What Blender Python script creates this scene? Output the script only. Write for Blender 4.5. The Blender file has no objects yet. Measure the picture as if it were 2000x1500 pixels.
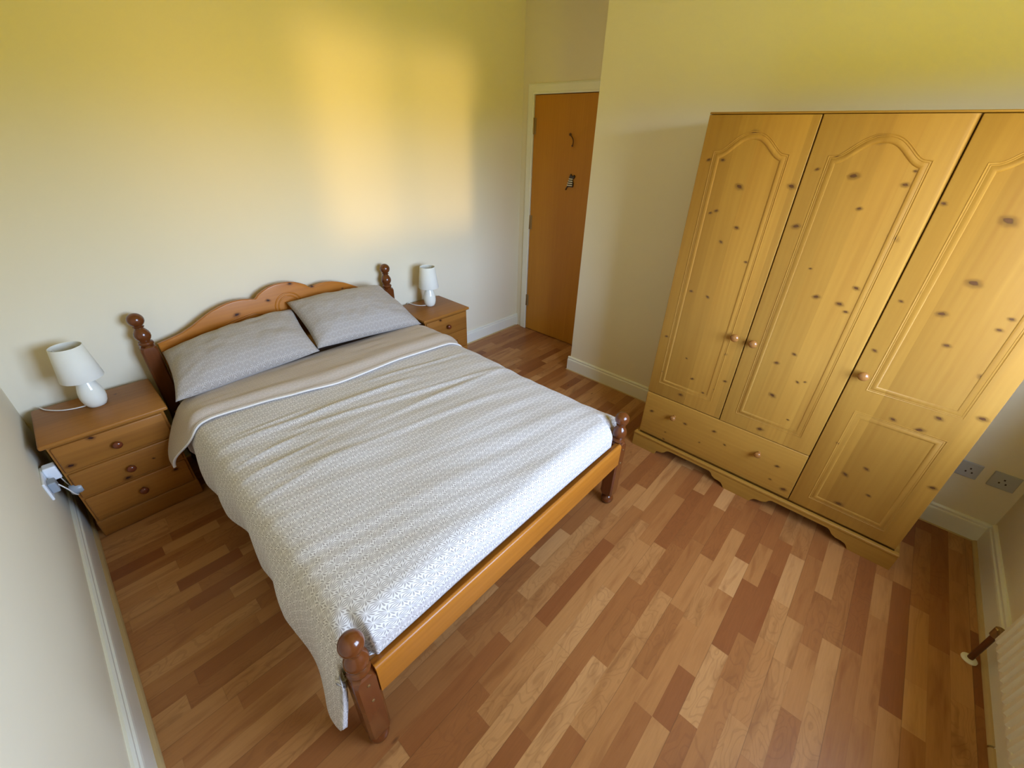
import bpy, bmesh, math, random
from mathutils import Vector, Matrix, noise
random.seed(7)
C = bpy.context.scene.collection
S = bpy.context.scene
PI = math.pi

# ------------------------------------------------------------------ camera
cam = bpy.data.cameras.new('camera')
cam.sensor_width = 36.0
cam.lens = 804.428 / 2000 * 36
cam.shift_x = -11.172 / 2000
cam.shift_y = -7.571 / 2000
cam.clip_start = 0.02
co = bpy.data.objects.new('camera', cam)
C.objects.link(co)
_y, _p, _r = -0.854095, -0.530144, 0.035801
F = Vector((math.sin(-_y) * math.cos(_p), math.cos(_y) * math.cos(_p), math.sin(_p)))
R = F.cross(Vector((0, 0, 1))).normalized()
U = R.cross(F)
R2 = R * math.cos(_r) + U * math.sin(_r)
U2 = U * math.cos(_r) - R * math.sin(_r)
M = Matrix((R2, U2, -F)).transposed().to_4x4()
M.translation = Vector((0.35526, -2.68553, 1.68219))
co.matrix_world = M
S.camera = co

# ------------------------------------------------------------------ exposure and view
S.view_settings.view_transform = 'Standard'
S.view_settings.look = 'None'
S.view_settings.exposure = 1.15
S.view_settings.gamma = 1.0
S.view_settings.use_curve_mapping = False
S.cycles.max_bounces = 10
S.cycles.diffuse_bounces = 7
S.cycles.caustics_reflective = False
S.cycles.sample_clamp_indirect = 6
S.cycles.use_denoising = True

# ------------------------------------------------------------------ daylight: cool sky above the horizon, sunlit greenery below it
SKY_S, GRASS_S = 8.6, 4.9
W = bpy.data.worlds.new('daylight')
S.world = W
W.use_nodes = True
nt = W.node_tree
nt.nodes.clear()


class NG:
    """small node helper"""
    def __init__(s, tree): s.t = tree
    def n(s, typ, **kw):
        nd = s.t.nodes.new(typ)
        for k, v in kw.items(): setattr(nd, k, v)
        return nd
    def link(s, a, b): s.t.links.new(a, b)
    def put(s, sock, v):
        if isinstance(v, (int, float)): sock.default_value = v
        elif isinstance(v, (tuple, list)): sock.default_value = tuple(v) if len(v) == len(sock.default_value) else tuple(v) + (1,)
        else: s.link(v, sock)
    def m(s, op, a, b=0.0, c=None, clamp=False):
        nd = s.n('ShaderNodeMath', operation=op, use_clamp=clamp)
        s.put(nd.inputs[0], a); s.put(nd.inputs[1], b)
        if c is not None: s.put(nd.inputs[2], c)
        return nd.outputs[0]
    def v(s, op, a, b=(0, 0, 0), out=0):
        nd = s.n('ShaderNodeVectorMath', operation=op)
        s.put(nd.inputs[0], a)
        if op == 'SCALE': s.put(nd.inputs['Scale'], b)
        else: s.put(nd.inputs[1], b)
        return nd.outputs[out]
    def mix(s, f, a, b, mode='MIX'):
        nd = s.n('ShaderNodeMix', data_type='RGBA', blend_type=mode)
        s.put(nd.inputs['Factor'], f); s.put(nd.inputs[6], a); s.put(nd.inputs[7], b)
        return nd.outputs[2]
    def sep(s, a):
        nd = s.n('ShaderNodeSeparateXYZ'); s.link(a, nd.inputs[0]); return nd.outputs
    def comb(s, x, y, z):
        nd = s.n('ShaderNodeCombineXYZ')
        s.put(nd.inputs[0], x); s.put(nd.inputs[1], y); s.put(nd.inputs[2], z); return nd.outputs[0]
    def noise(s, vec, scale=1.0, detail=3.0, rough=0.5, dist=0.0):
        nd = s.n('ShaderNodeTexNoise')
        s.link(vec, nd.inputs['Vector'])
        nd.inputs['Scale'].default_value = scale; nd.inputs['Detail'].default_value = detail
        nd.inputs['Roughness'].default_value = rough; nd.inputs['Distortion'].default_value = dist
        return nd.outputs['Fac']
    def step(s, x, a, b):
        nd = s.n('ShaderNodeMapRange', interpolation_type='SMOOTHSTEP')
        s.put(nd.inputs['Value'], x); s.put(nd.inputs['From Min'], a); s.put(nd.inputs['From Max'], b)
        return nd.outputs['Result']
    def white(s, vec, dims='2D'):
        nd = s.n('ShaderNodeTexWhiteNoise', noise_dimensions=dims)
        s.link(vec, nd.inputs['Vector']); return nd.outputs['Value']


g = NG(nt)
bg = g.n('ShaderNodeBackground'); wo = g.n('ShaderNodeOutputWorld')
tc = g.n('ShaderNodeTexCoord')
dirv = tc.outputs['Generated']
dx, dy, dz = g.sep(dirv)
sky = g.mix(g.step(dz, 0.10, 0.65), (1.00, 1.34, 1.98), (0.64, 0.84, 1.22))
sky = g.v('SCALE', sky, SKY_S)
grn = g.mix(g.noise(dirv, 6.0, 2.0), (0.90, 0.72, 0.01), (0.70, 0.74, 0.0))
grn = g.v('SCALE', grn, GRASS_S)
col = g.mix(g.step(dz, 0.0, 0.11), grn, sky)   # unseen tree band added above the horizon to keep sky off upper walls


def glint(vec, ang0, ang1, colr, k):
    """sun thrown back by the windows opposite"""
    global col
    d = Vector(vec).normalized()
    dot = g.v('DOT_PRODUCT', dirv, tuple(d), out=1)
    f = g.step(dot, math.cos(math.radians(ang1)), math.cos(math.radians(ang0)))
    col = g.v('ADD', col, g.v('SCALE', g.mix(f, (0, 0, 0), colr), k))


glint((-0.17, -1, -0.035), 1.0, 3.0, (1.0, 0.66, 0.22), 105)
glint((0.06, -1, -0.05), 2.0, 8.0, (1.0, 0.62, 0.20), 9)
g.link(col, bg.inputs['Color'])
bg.inputs['Strength'].default_value = 1.0
g.link(bg.outputs[0], wo.inputs[0])

# window opening in the front wall (x0, x1, z0, z1)
WX0, WX1, WZ0, WZ1 = 0.95, 2.26, 0.88, 2.10
YL = -3.53
XD, XR, YC, CH = 3.38, 2.974, -0.985, 2.75
al = bpy.data.lights.new('window_portal', 'AREA')
al.shape = 'RECTANGLE'; al.size = WX1 - WX0; al.size_y = WZ1 - WZ0; al.energy = 1
al.cycles.is_portal = True
ao = bpy.data.objects.new('window_portal', al); C.objects.link(ao)
ao.location = ((WX0 + WX1) / 2, YL - 0.16, (WZ0 + WZ1) / 2)
ao.rotation_euler = (PI / 2, 0, 0)   # emits towards +y


# ------------------------------------------------------------------ materials
def newmat(name):
    m = bpy.data.materials.new(name); m.use_nodes = True
    gg = NG(m.node_tree)
    b = m.node_tree.nodes['Principled BSDF']
    return m, gg, b


def bump(gg, b, h, strength=0.2, dist=0.002):
    bn = gg.n('ShaderNodeBump'); bn.inputs['Strength'].default_value = strength
    bn.inputs['Distance'].default_value = dist
    gg.link(h, bn.inputs['Height']); gg.link(bn.outputs[0], b.inputs['Normal'])


def plain(name, colr, rough=0.5, metal=0.0, var=0.04, scale=12.0, spec=0.5, bumps=0.0, bscale=300):
    m, gg, b = newmat(name)
    t = gg.n('ShaderNodeTexCoord').outputs['Object']
    n = gg.noise(t, scale, 3)
    f = gg.m('MULTIPLY_ADD', n, var * 2, 1 - var)
    gg.link(gg.v('SCALE', gg.mix(0.0, colr, colr), f), b.inputs['Base Color'])
    b.inputs['Roughness'].default_value = rough; b.inputs['Metallic'].default_value = metal
    b.inputs['Specular IOR Level'].default_value = spec
    if bumps: bump(gg, b, gg.noise(t, bscale, 2), bumps)
    return m


def pine(name, axis, light, dark, knot, bw=0.09, rough=0.35, knots=0.55, grain=1.0, ksize=0.13, coat=0.0, tint=0.16, sc=1.0, spec=0.3):
    m, gg, b = newmat(name)
    x, y, z = gg.sep(gg.n('ShaderNodeTexCoord').outputs['Object'])
    P1, P2, G = {'x': (y, z, x), 'y': (x, z, y), 'z': (x, y, z)}[axis]
    s = gg.m('ADD', P1, P2)
    bi = gg.m('FLOOR', gg.m('DIVIDE', gg.m('ADD', s, 10.013), bw))
    rnd = gg.white(gg.comb(bi, 3.7, 0), '2D')
    off = gg.m('MULTIPLY', rnd, 7.0)
    Gs = gg.m('ADD', G, off)
    v1 = gg.comb(gg.m('MULTIPLY', P1, 38 * sc), gg.m('MULTIPLY', P2, 38 * sc), gg.m('MULTIPLY', Gs, 1.6 * sc))
    n1 = gg.noise(v1, 1.0, 4, 0.6)
    v2 = gg.comb(gg.m('MULTIPLY', P1, 5), gg.m('MULTIPLY', P2, 5), gg.m('MULTIPLY', Gs, 0.9))
    n2 = gg.noise(v2, 1.0, 2)
    rings = gg.m('SINE', gg.m('ADD', gg.m('MULTIPLY', s, 260 * sc), gg.m('MULTIPLY', n2, 26)))
    f = gg.m('ADD', gg.m('MULTIPLY', n1, 0.75 * grain), gg.m('MULTIPLY', rings, 0.05 * grain))
    f = gg.m('ADD', f, gg.m('MULTIPLY', gg.m('SUBTRACT', n2, 0.5), 0.9))
    f = gg.m('ADD', f, 0.5 - 0.375 * grain, clamp=True)
    colr = gg.mix(f, light, dark)
    colr = gg.v('SCALE', colr, gg.m('MULTIPLY_ADD', rnd, tint * 2, 1 - tint))
    vo = gg.n('ShaderNodeTexVoronoi', feature='F1')
    wob = gg.m('MULTIPLY', gg.noise(gg.comb(P1, P2, G), 30, 2), 0.12)
    kv = gg.comb(gg.m('ADD', gg.m('MULTIPLY', P1, 8.5 * sc), wob), gg.m('MULTIPLY', P2, 8.5 * sc), gg.m('MULTIPLY', G, 9.0 * sc))
    gg.link(kv, vo.inputs['Vector']); vo.inputs['Scale'].default_value = 1.0
    cr = gg.sep(vo.outputs['Color'])
    ks = gg.m('MULTIPLY', ksize, gg.m('MULTIPLY_ADD', cr[1], 0.9, 0.45))
    kk = gg.m('SUBTRACT', 1.0, gg.step(vo.outputs['Distance'], gg.m('MULTIPLY', ks, 0.35), ks))
    on = gg.m('GREATER_THAN', cr[0], 1 - knots)
    kf = gg.m('MULTIPLY', kk, on)
    halo = gg.m('MULTIPLY', gg.m('MULTIPLY', gg.m('SUBTRACT', 1.0, gg.step(vo.outputs['Distance'], ks, gg.m('MULTIPLY', ks, 2.6))), on), 0.28)
    colr = gg.mix(halo, colr, dark)
    colr = gg.mix(gg.m('MULTIPLY', kf, 0.85), colr, knot)
    gg.link(colr, b.inputs['Base Color'])
    b.inputs['Roughness'].default_value = rough
    b.inputs['Coat Weight'].default_value = coat
    b.inputs['Specular IOR Level'].default_value = spec
    b.inputs['Coat Roughness'].default_value = 0.12
    bump(gg, b, n1, 0.06)
    return m


def floor_mat():
    m, gg, b = newmat('laminate_floor')
    x, y, z = gg.sep(gg.n('ShaderNodeTexCoord').outputs['Object'])
    w = 0.0640
    yr = gg.m('DIVIDE', gg.m('ADD', y, 20 * 0.0640 * 3 + 0.017), w)
    row = gg.m('FLOOR', yr)
    r1 = gg.white(gg.comb(row, 1.3, 0)); r2 = gg.white(gg.comb(row, 9.1, 0))
    L = gg.m('MULTIPLY_ADD', r2, 0.16, 0.27)
    u = gg.m('DIVIDE', gg.m('ADD', x, gg.m('MULTIPLY_ADD', r1, 3.0, 10.0)), L)
    uj = gg.m('ADD', u, gg.m('MULTIPLY', gg.m('SINE', gg.m('MULTIPLY', u, 2.9)), 0.18))
    cell = gg.m('FLOOR', uj)
    idv = gg.comb(row, cell, 0)
    wn = gg.n('ShaderNodeTexWhiteNoise', noise_dimensions='2D'); gg.link(idv, wn.inputs['Vector'])
    c1, c2, c3 = gg.sep(wn.outputs['Color'])
    cid = wn.outputs['Value']
    ramp = gg.n('ShaderNodeValToRGB'); gg.link(cid, ramp.inputs[0])
    el = ramp.color_ramp.elements
    stops = [(0.0, (0.235, 0.078, 0.023)), (0.14, (0.27, 0.096, 0.028)), (0.34, (0.315, 0.126, 0.038)),
             (0.60, (0.37, 0.160, 0.050)), (0.82, (0.42, 0.200, 0.068)), (1.0, (0.48, 0.245, 0.092))]
    el[0].position, el[0].color = stops[0][0], stops[0][1] + (1,)
    el[1].position, el[1].color = stops[-1][0], stops[-1][1] + (1,)
    for p, c in stops[1:-1]:
        e = el.new(p); e.color = c + (1,)
    offx = gg.m('MULTIPLY', c1, 13.0); offy = gg.m('MULTIPLY', c2, 17.0)
    xx = gg.m('ADD', x, offx); yy = gg.m('ADD', y, offy)
    fine = gg.noise(gg.comb(gg.m('MULTIPLY', xx, 9), gg.m('MULTIPLY', yy, 150), 0), 1.0, 4, 0.65)
    broad = gg.noise(gg.comb(gg.m('MULTIPLY', xx, 3.5), gg.m('MULTIPLY', yy, 22), 0), 1.0, 3, 0.55, 0.6)
    swirl = gg.noise(gg.comb(gg.m('MULTIPLY', xx, 6), gg.m('MULTIPLY', yy, 14), 0), 1.0, 1.5, 0.4, 0.3)
    lines = gg.m('SINE', gg.m('MULTIPLY', swirl, 75.0))
    lines = gg.step(lines, 0.45, 1.0)
    colr = ramp.outputs['Color']
    colr = gg.v('SCALE', colr, gg.m('MULTIPLY_ADD', fine, 0.34, 0.83))
    dk = gg.m('MULTIPLY', gg.step(broad, 0.46, 0.76), 0.62)
    colr = gg.mix(dk, colr, gg.mix(c3, (0.22, 0.064, 0.018), (0.20, 0.078, 0.022)))
    colr = gg.mix(gg.m('MULTIPLY', gg.m('MULTIPLY', lines, gg.m('GREATER_THAN', c3, 0.55)), 0.20), colr, (0.16, 0.055, 0.02))
    vo = gg.n('ShaderNodeTexVoronoi', feature='F1')
    gg.link(gg.comb(gg.m('MULTIPLY', xx, 5), gg.m('MULTIPLY', yy, 13), 0), vo.inputs['Vector']); vo.inputs['Scale'].default_value = 1.0
    k = gg.m('MULTIPLY', gg.m('SUBTRACT', 1.0, gg.step(vo.outputs['Distance'], 0.02, 0.11)), gg.m('GREATER_THAN', gg.sep(vo.outputs['Color'])[0], 0.86))
    colr = gg.mix(gg.m('MULTIPLY', k, 0.7), colr, (0.07, 0.025, 0.01))
    # joints: fine between the strips, stronger between the three-strip boards
    fy = gg.m('FRACT', yr); ex = gg.m('FRACT', uj)
    e1 = gg.m('SUBTRACT', 1.0, gg.step(gg.m('MINIMUM', fy, gg.m('SUBTRACT', 1.0, fy)), 0.0, 0.018))
    e2 = gg.m('SUBTRACT', 1.0, gg.step(gg.m('MINIMUM', ex, gg.m('SUBTRACT', 1.0, ex)), 0.0, 0.004))
    f3 = gg.m('FRACT', gg.m('DIVIDE', yr, 3.0))
    e3 = gg.m('SUBTRACT', 1.0, gg.step(gg.m('MINIMUM', f3, gg.m('SUBTRACT', 1.0, f3)), 0.0, 0.009))
    e = gg.m('MAXIMUM', gg.m('MULTIPLY', gg.m('MAXIMUM', e1, e2), 0.22), gg.m('MULTIPLY', e3, 0.5))
    colr = gg.mix(e, colr, (0.07, 0.03, 0.012))
    gg.link(colr, b.inputs['Base Color'])
    gg.link(gg.m('MULTIPLY_ADD', fine, 0.15, 0.28), b.inputs['Roughness'])
    b.inputs['Specular IOR Level'].default_value = 0.35
    bump(gg, b, gg.m('SUBTRACT', fine, e), 0.08)
    return m


def fabric(name, base, leaf, cx=0.042, ry=0.034, contrast=0.82, rough=0.85, wav=0.25):
    m, gg, b = newmat(name)
    uvn = gg.n('ShaderNodeUVMap'); uvn.uv_map = 'UVMap'
    wob = gg.n('ShaderNodeTexNoise'); gg.link(uvn.outputs[0], wob.inputs['Vector']); wob.inputs['Scale'].default_value = 9
    wob.inputs['Detail'].default_value = 1
    uv2 = gg.v('ADD', uvn.outputs[0], gg.v('SCALE', gg.v('SUBTRACT', wob.outputs['Color'], (0.5, 0.5, 0.5)), 0.012))
    u, v, _ = gg.sep(uv2)
    vr = gg.m('DIVIDE', gg.m('ADD', v, 20.0), ry)
    row = gg.m('FLOOR', vr)
    half = gg.m('MULTIPLY', gg.m('MODULO', row, 2.0), 0.5)
    ur = gg.m('ADD', gg.m('DIVIDE', gg.m('ADD', u, 20.0), cx), half)
    px = gg.m('MULTIPLY', gg.m('SUBTRACT', gg.m('FRACT', ur), 0.5), cx)
    py = gg.m('MULTIPLY', gg.m('SUBTRACT', gg.m('FRACT', vr), 0.5), ry * 1.25)
    th = gg.m('ARCTAN2', py, px)
    r = gg.m('SQRT', gg.m('ADD', gg.m('MULTIPLY', px, px), gg.m('MULTIPLY', py, py)))
    rn = gg.m('DIVIDE', r, cx * 0.5)
    ph = gg.m('ADD', gg.m('MULTIPLY', th, 14.0), gg.m('MULTIPLY', gg.m('SINE', gg.m('MULTIPLY', th, 2.0)), gg.m('MULTIPLY', rn, 1.6)))
    petal = gg.m('COSINE', ph)
    # petals are fattest two thirds of the way out
    fat = gg.m('SUBTRACT', gg.m('MULTIPLY', gg.m('ABSOLUTE', gg.m('SUBTRACT', rn, 0.60)), 2.1), 0.50)
    mask = gg.step(gg.m('SUBTRACT', petal, fat), -0.40, 0.50)
    mask = gg.m('MULTIPLY', mask, gg.step(rn, 0.10, 0.2))
    colr = gg.mix(gg.m('MULTIPLY', mask, contrast), base, leaf)
    gg.link(colr, b.inputs['Base Color'])
    b.inputs['Roughness'].default_value = rough
    b.inputs['Specular IOR Level'].default_value = 0.2
    b.inputs['Sheen Weight'].default_value = 0.15
    nz = gg.noise(uvn.outputs[0], 900, 2)
    fo = gg.noise(uvn.outputs[0], 14, 4, 0.55)
    bump(gg, b, gg.m('ADD', gg.m('MULTIPLY', nz, 0.12), gg.m('MULTIPLY', fo, wav * 4)), 0.35, 0.004)
    return m


M_wall = plain('wall_paint', (0.77, 0.70, 0.53), 0.85, var=0.015, scale=3, spec=0.15, bumps=0.05, bscale=220)
M_ceil = plain('ceiling_paint', (0.70, 0.68, 0.60), 0.9, var=0.01, spec=0.1)
M_trim = plain('trim_paint', (0.80, 0.79, 0.68), 0.4, var=0.02, scale=5)
M_floor = floor_mat()
M_bead = plain('beading_wood', (0.50, 0.36, 0.17), 0.5, var=0.10, scale=8)
M_bedz = pine('bed_pine_upright', 'z', (0.16, 0.045, 0.010), (0.095, 0.024, 0.006), (0.06, 0.012, 0.006), 0.5, 0.22, knots=0.12, coat=0.5, ksize=0.10)
M_bedx = pine('bed_pine_across', 'x', (0.50, 0.185, 0.020), (0.33, 0.105, 0.011), (0.09, 0.018, 0.010), 0.16, 0.30, knots=0.42, coat=0.12, ksize=0.14, tint=0.08)
M_bedy = pine('bed_pine_side', 'y', (0.55, 0.25, 0.055), (0.40, 0.16, 0.032), (0.09, 0.018, 0.010), 0.16, 0.3, knots=0.3, ksize=0.12)
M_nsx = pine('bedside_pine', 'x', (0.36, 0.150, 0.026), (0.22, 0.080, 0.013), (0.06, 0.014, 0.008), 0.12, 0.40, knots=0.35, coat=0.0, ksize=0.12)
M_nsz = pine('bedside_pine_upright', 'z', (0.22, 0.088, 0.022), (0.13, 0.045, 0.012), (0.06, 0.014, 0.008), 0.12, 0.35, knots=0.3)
M_knob = plain('red_pine_knob', (0.13, 0.030, 0.010), 0.16, var=0.15, scale=30)
WL, WDk, WK = (0.42, 0.220, 0.036), (0.29, 0.130, 0.018), (0.11, 0.035, 0.012)
M_wz = pine('wardrobe_pine_upright', 'z', WL, WDk, WK, 0.085, 0.48, knots=0.0, grain=1.0, coat=0.0, tint=0.12)
M_wy = pine('wardrobe_pine_across', 'y', WL, WDk, WK, 0.30, 0.48, knots=0.0, grain=1.0, coat=0.0, tint=0.08)
M_wknob = plain('wardrobe_knob_wood', (0.30, 0.125, 0.03), 0.22, var=0.1, scale=40)
M_dark = plain('cabinet_inside', (0.10, 0.055, 0.022), 0.8)
M_door = pine('oak_veneer_door', 'z', (0.52, 0.225, 0.022), (0.40, 0.16, 0.014), (0.25, 0.10, 0.02), 0.9, 0.4, knots=0.0, grain=0.9, tint=0.0, sc=1.3)
M_brass = plain('dull_brass', (0.33, 0.22, 0.10), 0.35, metal=0.8)
M_iron = plain('dark_bronze', (0.10, 0.045, 0.025), 0.35, metal=0.6)
M_black = plain('black_resin', (0.025, 0.012, 0.012), 0.4)
M_white = plain('white_stripe_paint', (0.80, 0.78, 0.72), 0.5)
M_ceram = plain('cream_ceramic', (0.80, 0.80, 0.70), 0.08, var=0.01, spec=0.6)
M_shade = plain('cream_fabric_shade', (0.76, 0.75, 0.66), 0.9, var=0.02, scale=40, spec=0.1, bumps=0.15, bscale=500)
M_cable = plain('white_cable', (0.75, 0.74, 0.70), 0.45)
M_plastic = plain('white_plastic', (0.80, 0.83, 0.86), 0.35, var=0.01)
M_grey = plain('grey_plastic', (0.30, 0.34, 0.38), 0.3, var=0.02)
M_socket = plain('white_plastic_shade_tinted', (0.42, 0.43, 0.46), 0.4, var=0.01)  # white plastic, the shade it stands in put into the colour as grey
M_rad = plain('radiator_enamel', (0.74, 0.72, 0.62), 0.35, var=0.02)
M_copper = plain('brown_copper', (0.16, 0.065, 0.03), 0.4, metal=0.5)
M_duvet = fabric('starburst_duvet_cotton', (0.75, 0.72, 0.70), (0.31, 0.278, 0.262))
M_duvetb = fabric('duvet_reverse_cotton', (0.54, 0.455, 0.37), (0.38, 0.305, 0.235), cx=0.030, ry=0.024, contrast=0.7)
M_pillow = fabric('starburst_pillow_cotton', (0.45, 0.405, 0.36), (0.205, 0.18, 0.155), cx=0.034, ry=0.028, contrast=0.55)
M_sheet = plain('taupe_sheet', (0.30, 0.27, 0.24), 0.9, var=0.05)
M_hem = plain('white_hem_cotton', (0.80, 0.77, 0.74), 0.8, var=0.05, scale=60)


def knot_mat(name, colr, rim):
    m, gg, b = newmat(name)
    uvn = gg.n('ShaderNodeUVMap'); uvn.uv_map = 'UVMap'
    r = gg.v('LENGTH', uvn.outputs[0], out=1)
    nz = gg.noise(uvn.outputs[0], 1.6, 2)
    rr = gg.m('ADD', r, gg.m('MULTIPLY', gg.m('SUBTRACT', nz, 0.5), 0.5))
    gg.link(gg.mix(gg.step(rr, 0.2, 0.5), colr, rim), b.inputs['Base Color'])
    b.inputs['Roughness'].default_value = 0.4
    core = gg.m('SUBTRACT', 1.0, gg.step(rr, 0.18, 0.55))
    halo = gg.m('MULTIPLY', gg.m('SUBTRACT', 1.0, gg.step(rr, 0.35, 0.95)), 0.38)
    gg.link(gg.m('MAXIMUM', gg.m('MULTIPLY', core, 0.9), halo), b.inputs['Alpha'])
    return m


M_wk = knot_mat('wardrobe_pine_knot', (0.10, 0.035, 0.010), (0.19, 0.085, 0.018))
M_bk = knot_mat('bed_pine_knot', (0.030, 0.006, 0.004), (0.12, 0.030, 0.008))
WK1 = [(-2.082, 1.729, 11), (-1.926, 1.627, 6), (-1.986, 1.629, 6), (-2.083, 1.531, 10), (-1.989, 1.413, 5), (-2.013, 1.425, 6), (-2.119, 1.366, 7), (-2.069, 1.296, 6), (-2.199, 1.228, 5), (-1.991, 1.041, 6), (-2.077, 1.032, 6), (-1.958, 1.067, 4), (-1.961, 0.964, 4), (-1.921, 0.768, 6), (-2.234, 0.77, 6), (-2.113, 0.576, 6), (-2.273, 0.627, 6), (-2.055, 0.681, 4), (-1.955, 0.591, 4), (-1.945, 0.554, 4), (-2.28, 1.549, 9), (-2.075, 0.455, 8), (-2.186, 0.518, 5), (-2.231, 0.561, 4)]
WK2 = [(-2.348, 1.615, 5), (-2.345, 1.404, 9), (-2.506, 1.72, 12), (-2.399, 1.659, 6), (-2.471, 1.6, 10), (-2.639, 1.627, 4), (-2.629, 1.583, 7), (-2.528, 1.493, 6), (-2.663, 1.408, 10), (-2.624, 1.207, 7), (-2.507, 1.142, 8), (-2.594, 1.133, 8), (-2.625, 1.107, 6), (-2.381, 0.944, 5), (-2.514, 0.871, 6), (-2.461, 0.807, 7), (-2.568, 0.746, 5), (-2.595, 0.758, 4), (-2.449, 1.25, 4), (-2.494, 0.641, 9), (-2.5, 0.438, 9), (-2.594, 0.544, 4), (-2.657, 0.543, 6)]
WK3 = [(-2.751, 1.535, 6), (-2.923, 1.501, 13), (-2.929, 1.297, 12), (-2.822, 1.233, 7), (-2.896, 1.175, 9), (-2.772, 1.191, 5), (-3.064, 1.203, 6), (-3.053, 1.16, 6), (-2.955, 1.067, 7), (-2.77, 0.981, 6), (-3.089, 0.983, 9), (-3.154, 0.832, 9), (-3.051, 0.783, 8), (-3.021, 0.71, 9), (-2.932, 0.718, 7), (-2.809, 0.521, 5), (-2.887, 0.381, 8), (-2.942, 0.449, 7), (-3.156, 0.481, 8), (-2.921, 0.214, 10), (-2.997, 0.323, 6)]
WKD = [(-1.937, 0.276, 8), (-2.143, 0.286, 7), (-2.046, 0.174, 4), (-2.301, 0.316, 7), (-2.246, 0.208, 4), (-2.373, 0.262, 5), (-2.634, 0.27, 7), (-2.7, 0.154, 9), (-2.629, 0.178, 5), (-2.047, 0.122, 5)]
HK = [(1.243, 0.897, 8), (1.104, 0.827, 8), (0.93, 0.786, 10), (1.365, 0.855, 8), (1.555, 0.801, 5)]
NK = [(0.09, 0.421, 9), (0.187, 0.515, 8), (0.224, 0.26, 9), (0.39, 0.203, 8), (0.336, 0.309, 4)]


def add_knots(o, ks, mat, axis, face, k=.0013, squash=.62):
    """knots inlaid in the face of a board, part of the same mesh"""
    me = o.data; off = root_loc(o)
    bm = bmesh.new(); bm.from_mesh(me)
    uvl = bm.loops.layers.uv.get('UVMap') or bm.loops.layers.uv.new('UVMap')
    for a, z_, s_ in ks:
        r = s_ * k * 2.3; n = 20; tilt = random.uniform(-.5, .5)
        vs = []
        for q in range(n):
            c_, s2 = math.cos(2 * PI * q / n), math.sin(2 * PI * q / n) * squash
            u_, w_ = c_ * math.cos(tilt) - s2 * math.sin(tilt), c_ * math.sin(tilt) + s2 * math.cos(tilt)
            p = Vector((face - .0004, a + r * u_, z_ + r * w_)) if axis == 'x' else Vector((a + r * u_, face - .0004, z_ + r * w_))
            vs.append(bm.verts.new(p - off))
        if axis == 'x': vs = vs[::-1]
        f = bm.faces.new(vs); f.material_index = 1
        for i_, lp in enumerate(f.loops):
            q = n - 1 - i_ if axis == 'x' else i_
            lp[uvl].uv = (math.cos(2 * PI * q / n) + a * 0, math.sin(2 * PI * q / n))
    bm.to_mesh(me); bm.free()
    me.materials.append(mat)


M_pvc = plain('white_window_frame', (0.85, 0.86, 0.86), 0.3, var=0.01)


# ------------------------------------------------------------------ mesh helpers (all shapes in world coordinates)
def B():
    return bmesh.new()


def box(bm, x0, x1, y0, y1, z0, z1, bev=0.0, seg=2):
    r = bmesh.ops.create_cube(bm, size=1)
    vs = r['verts']
    for v in vs:
        v.co = Vector(((x0 + x1) / 2 + v.co.x * (x1 - x0), (y0 + y1) / 2 + v.co.y * (y1 - y0), (z0 + z1) / 2 + v.co.z * (z1 - z0)))
    if bev:
        es = list({e for v in vs for e in v.link_edges})
        bmesh.ops.bevel(bm, geom=es, offset=bev, segments=seg, affect='EDGES', profile=0.5)


def lathe(bm, prof, cx, cy, cz=0.0, n=32, axis='z', squash=1.0):
    """prof: (radius, height) pairs"""
    rings = []
    for r, h in prof:
        ring = []
        for k in range(n):
            a = 2 * PI * k / n
            p = (r * math.cos(a), r * math.sin(a) * squash, h)
            if axis == 'x': p = (p[2], p[0], p[1])
            if axis == 'y': p = (p[0], p[2], p[1])
            ring.append(bm.verts.new((cx + p[0], cy + p[1], cz + p[2])))
        rings.append(ring)
    for a, b in zip(rings, rings[1:]):
        for k in range(n):
            bm.faces.new((a[k], a[(k + 1) % n], b[(k + 1) % n], b[k]))
    for ring in (rings[0], rings[-1]):
        try: bm.faces.new(ring)
        except ValueError: pass
    bmesh.ops.recalc_face_normals(bm, faces=bm.faces[:])


def tube(bm, pts, r, n=10, flat=1.0):
    pts = [Vector(p) for p in pts]
    rings = []
    up = Vector((0, 0, 1))
    for i, p in enumerate(pts):
        t = (pts[min(i + 1, len(pts) - 1)] - pts[max(i - 1, 0)]).normalized()
        a = t.cross(up)
        if a.length < 1e-3: a = t.cross(Vector((1, 0, 0)))
        a.normalize(); b = a.cross(t)
        rings.append([bm.verts.new(p + a * (r * math.cos(2 * PI * k / n)) + b * (r * flat * math.sin(2 * PI * k / n))) for k in range(n)])
    for a, b in zip(rings, rings[1:]):
        for k in range(n):
            bm.faces.new((a[k], a[(k + 1) % n], b[(k + 1) % n], b[k]))
    bm.faces.new(rings[0]); bm.faces.new(rings[-1])
    bmesh.ops.recalc_face_normals(bm, faces=bm.faces[:])


def smooth_path(pts, n=8):
    pts = [Vector(p) for p in pts]
    out = []
    for i in range(len(pts) - 1):
        p0 = pts[max(i - 1, 0)]; p1 = pts[i]; p2 = pts[i + 1]; p3 = pts[min(i + 2, len(pts) - 1)]
        for k in range(n):
            t = k / n
            out.append(0.5 * ((2 * p1) + (p2 - p0) * t + (2 * p0 - 5 * p1 + 4 * p2 - p3) * t * t + (3 * p1 - p0 - 3 * p2 + p3) * t ** 3))
    out.append(pts[-1])
    return out


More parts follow.
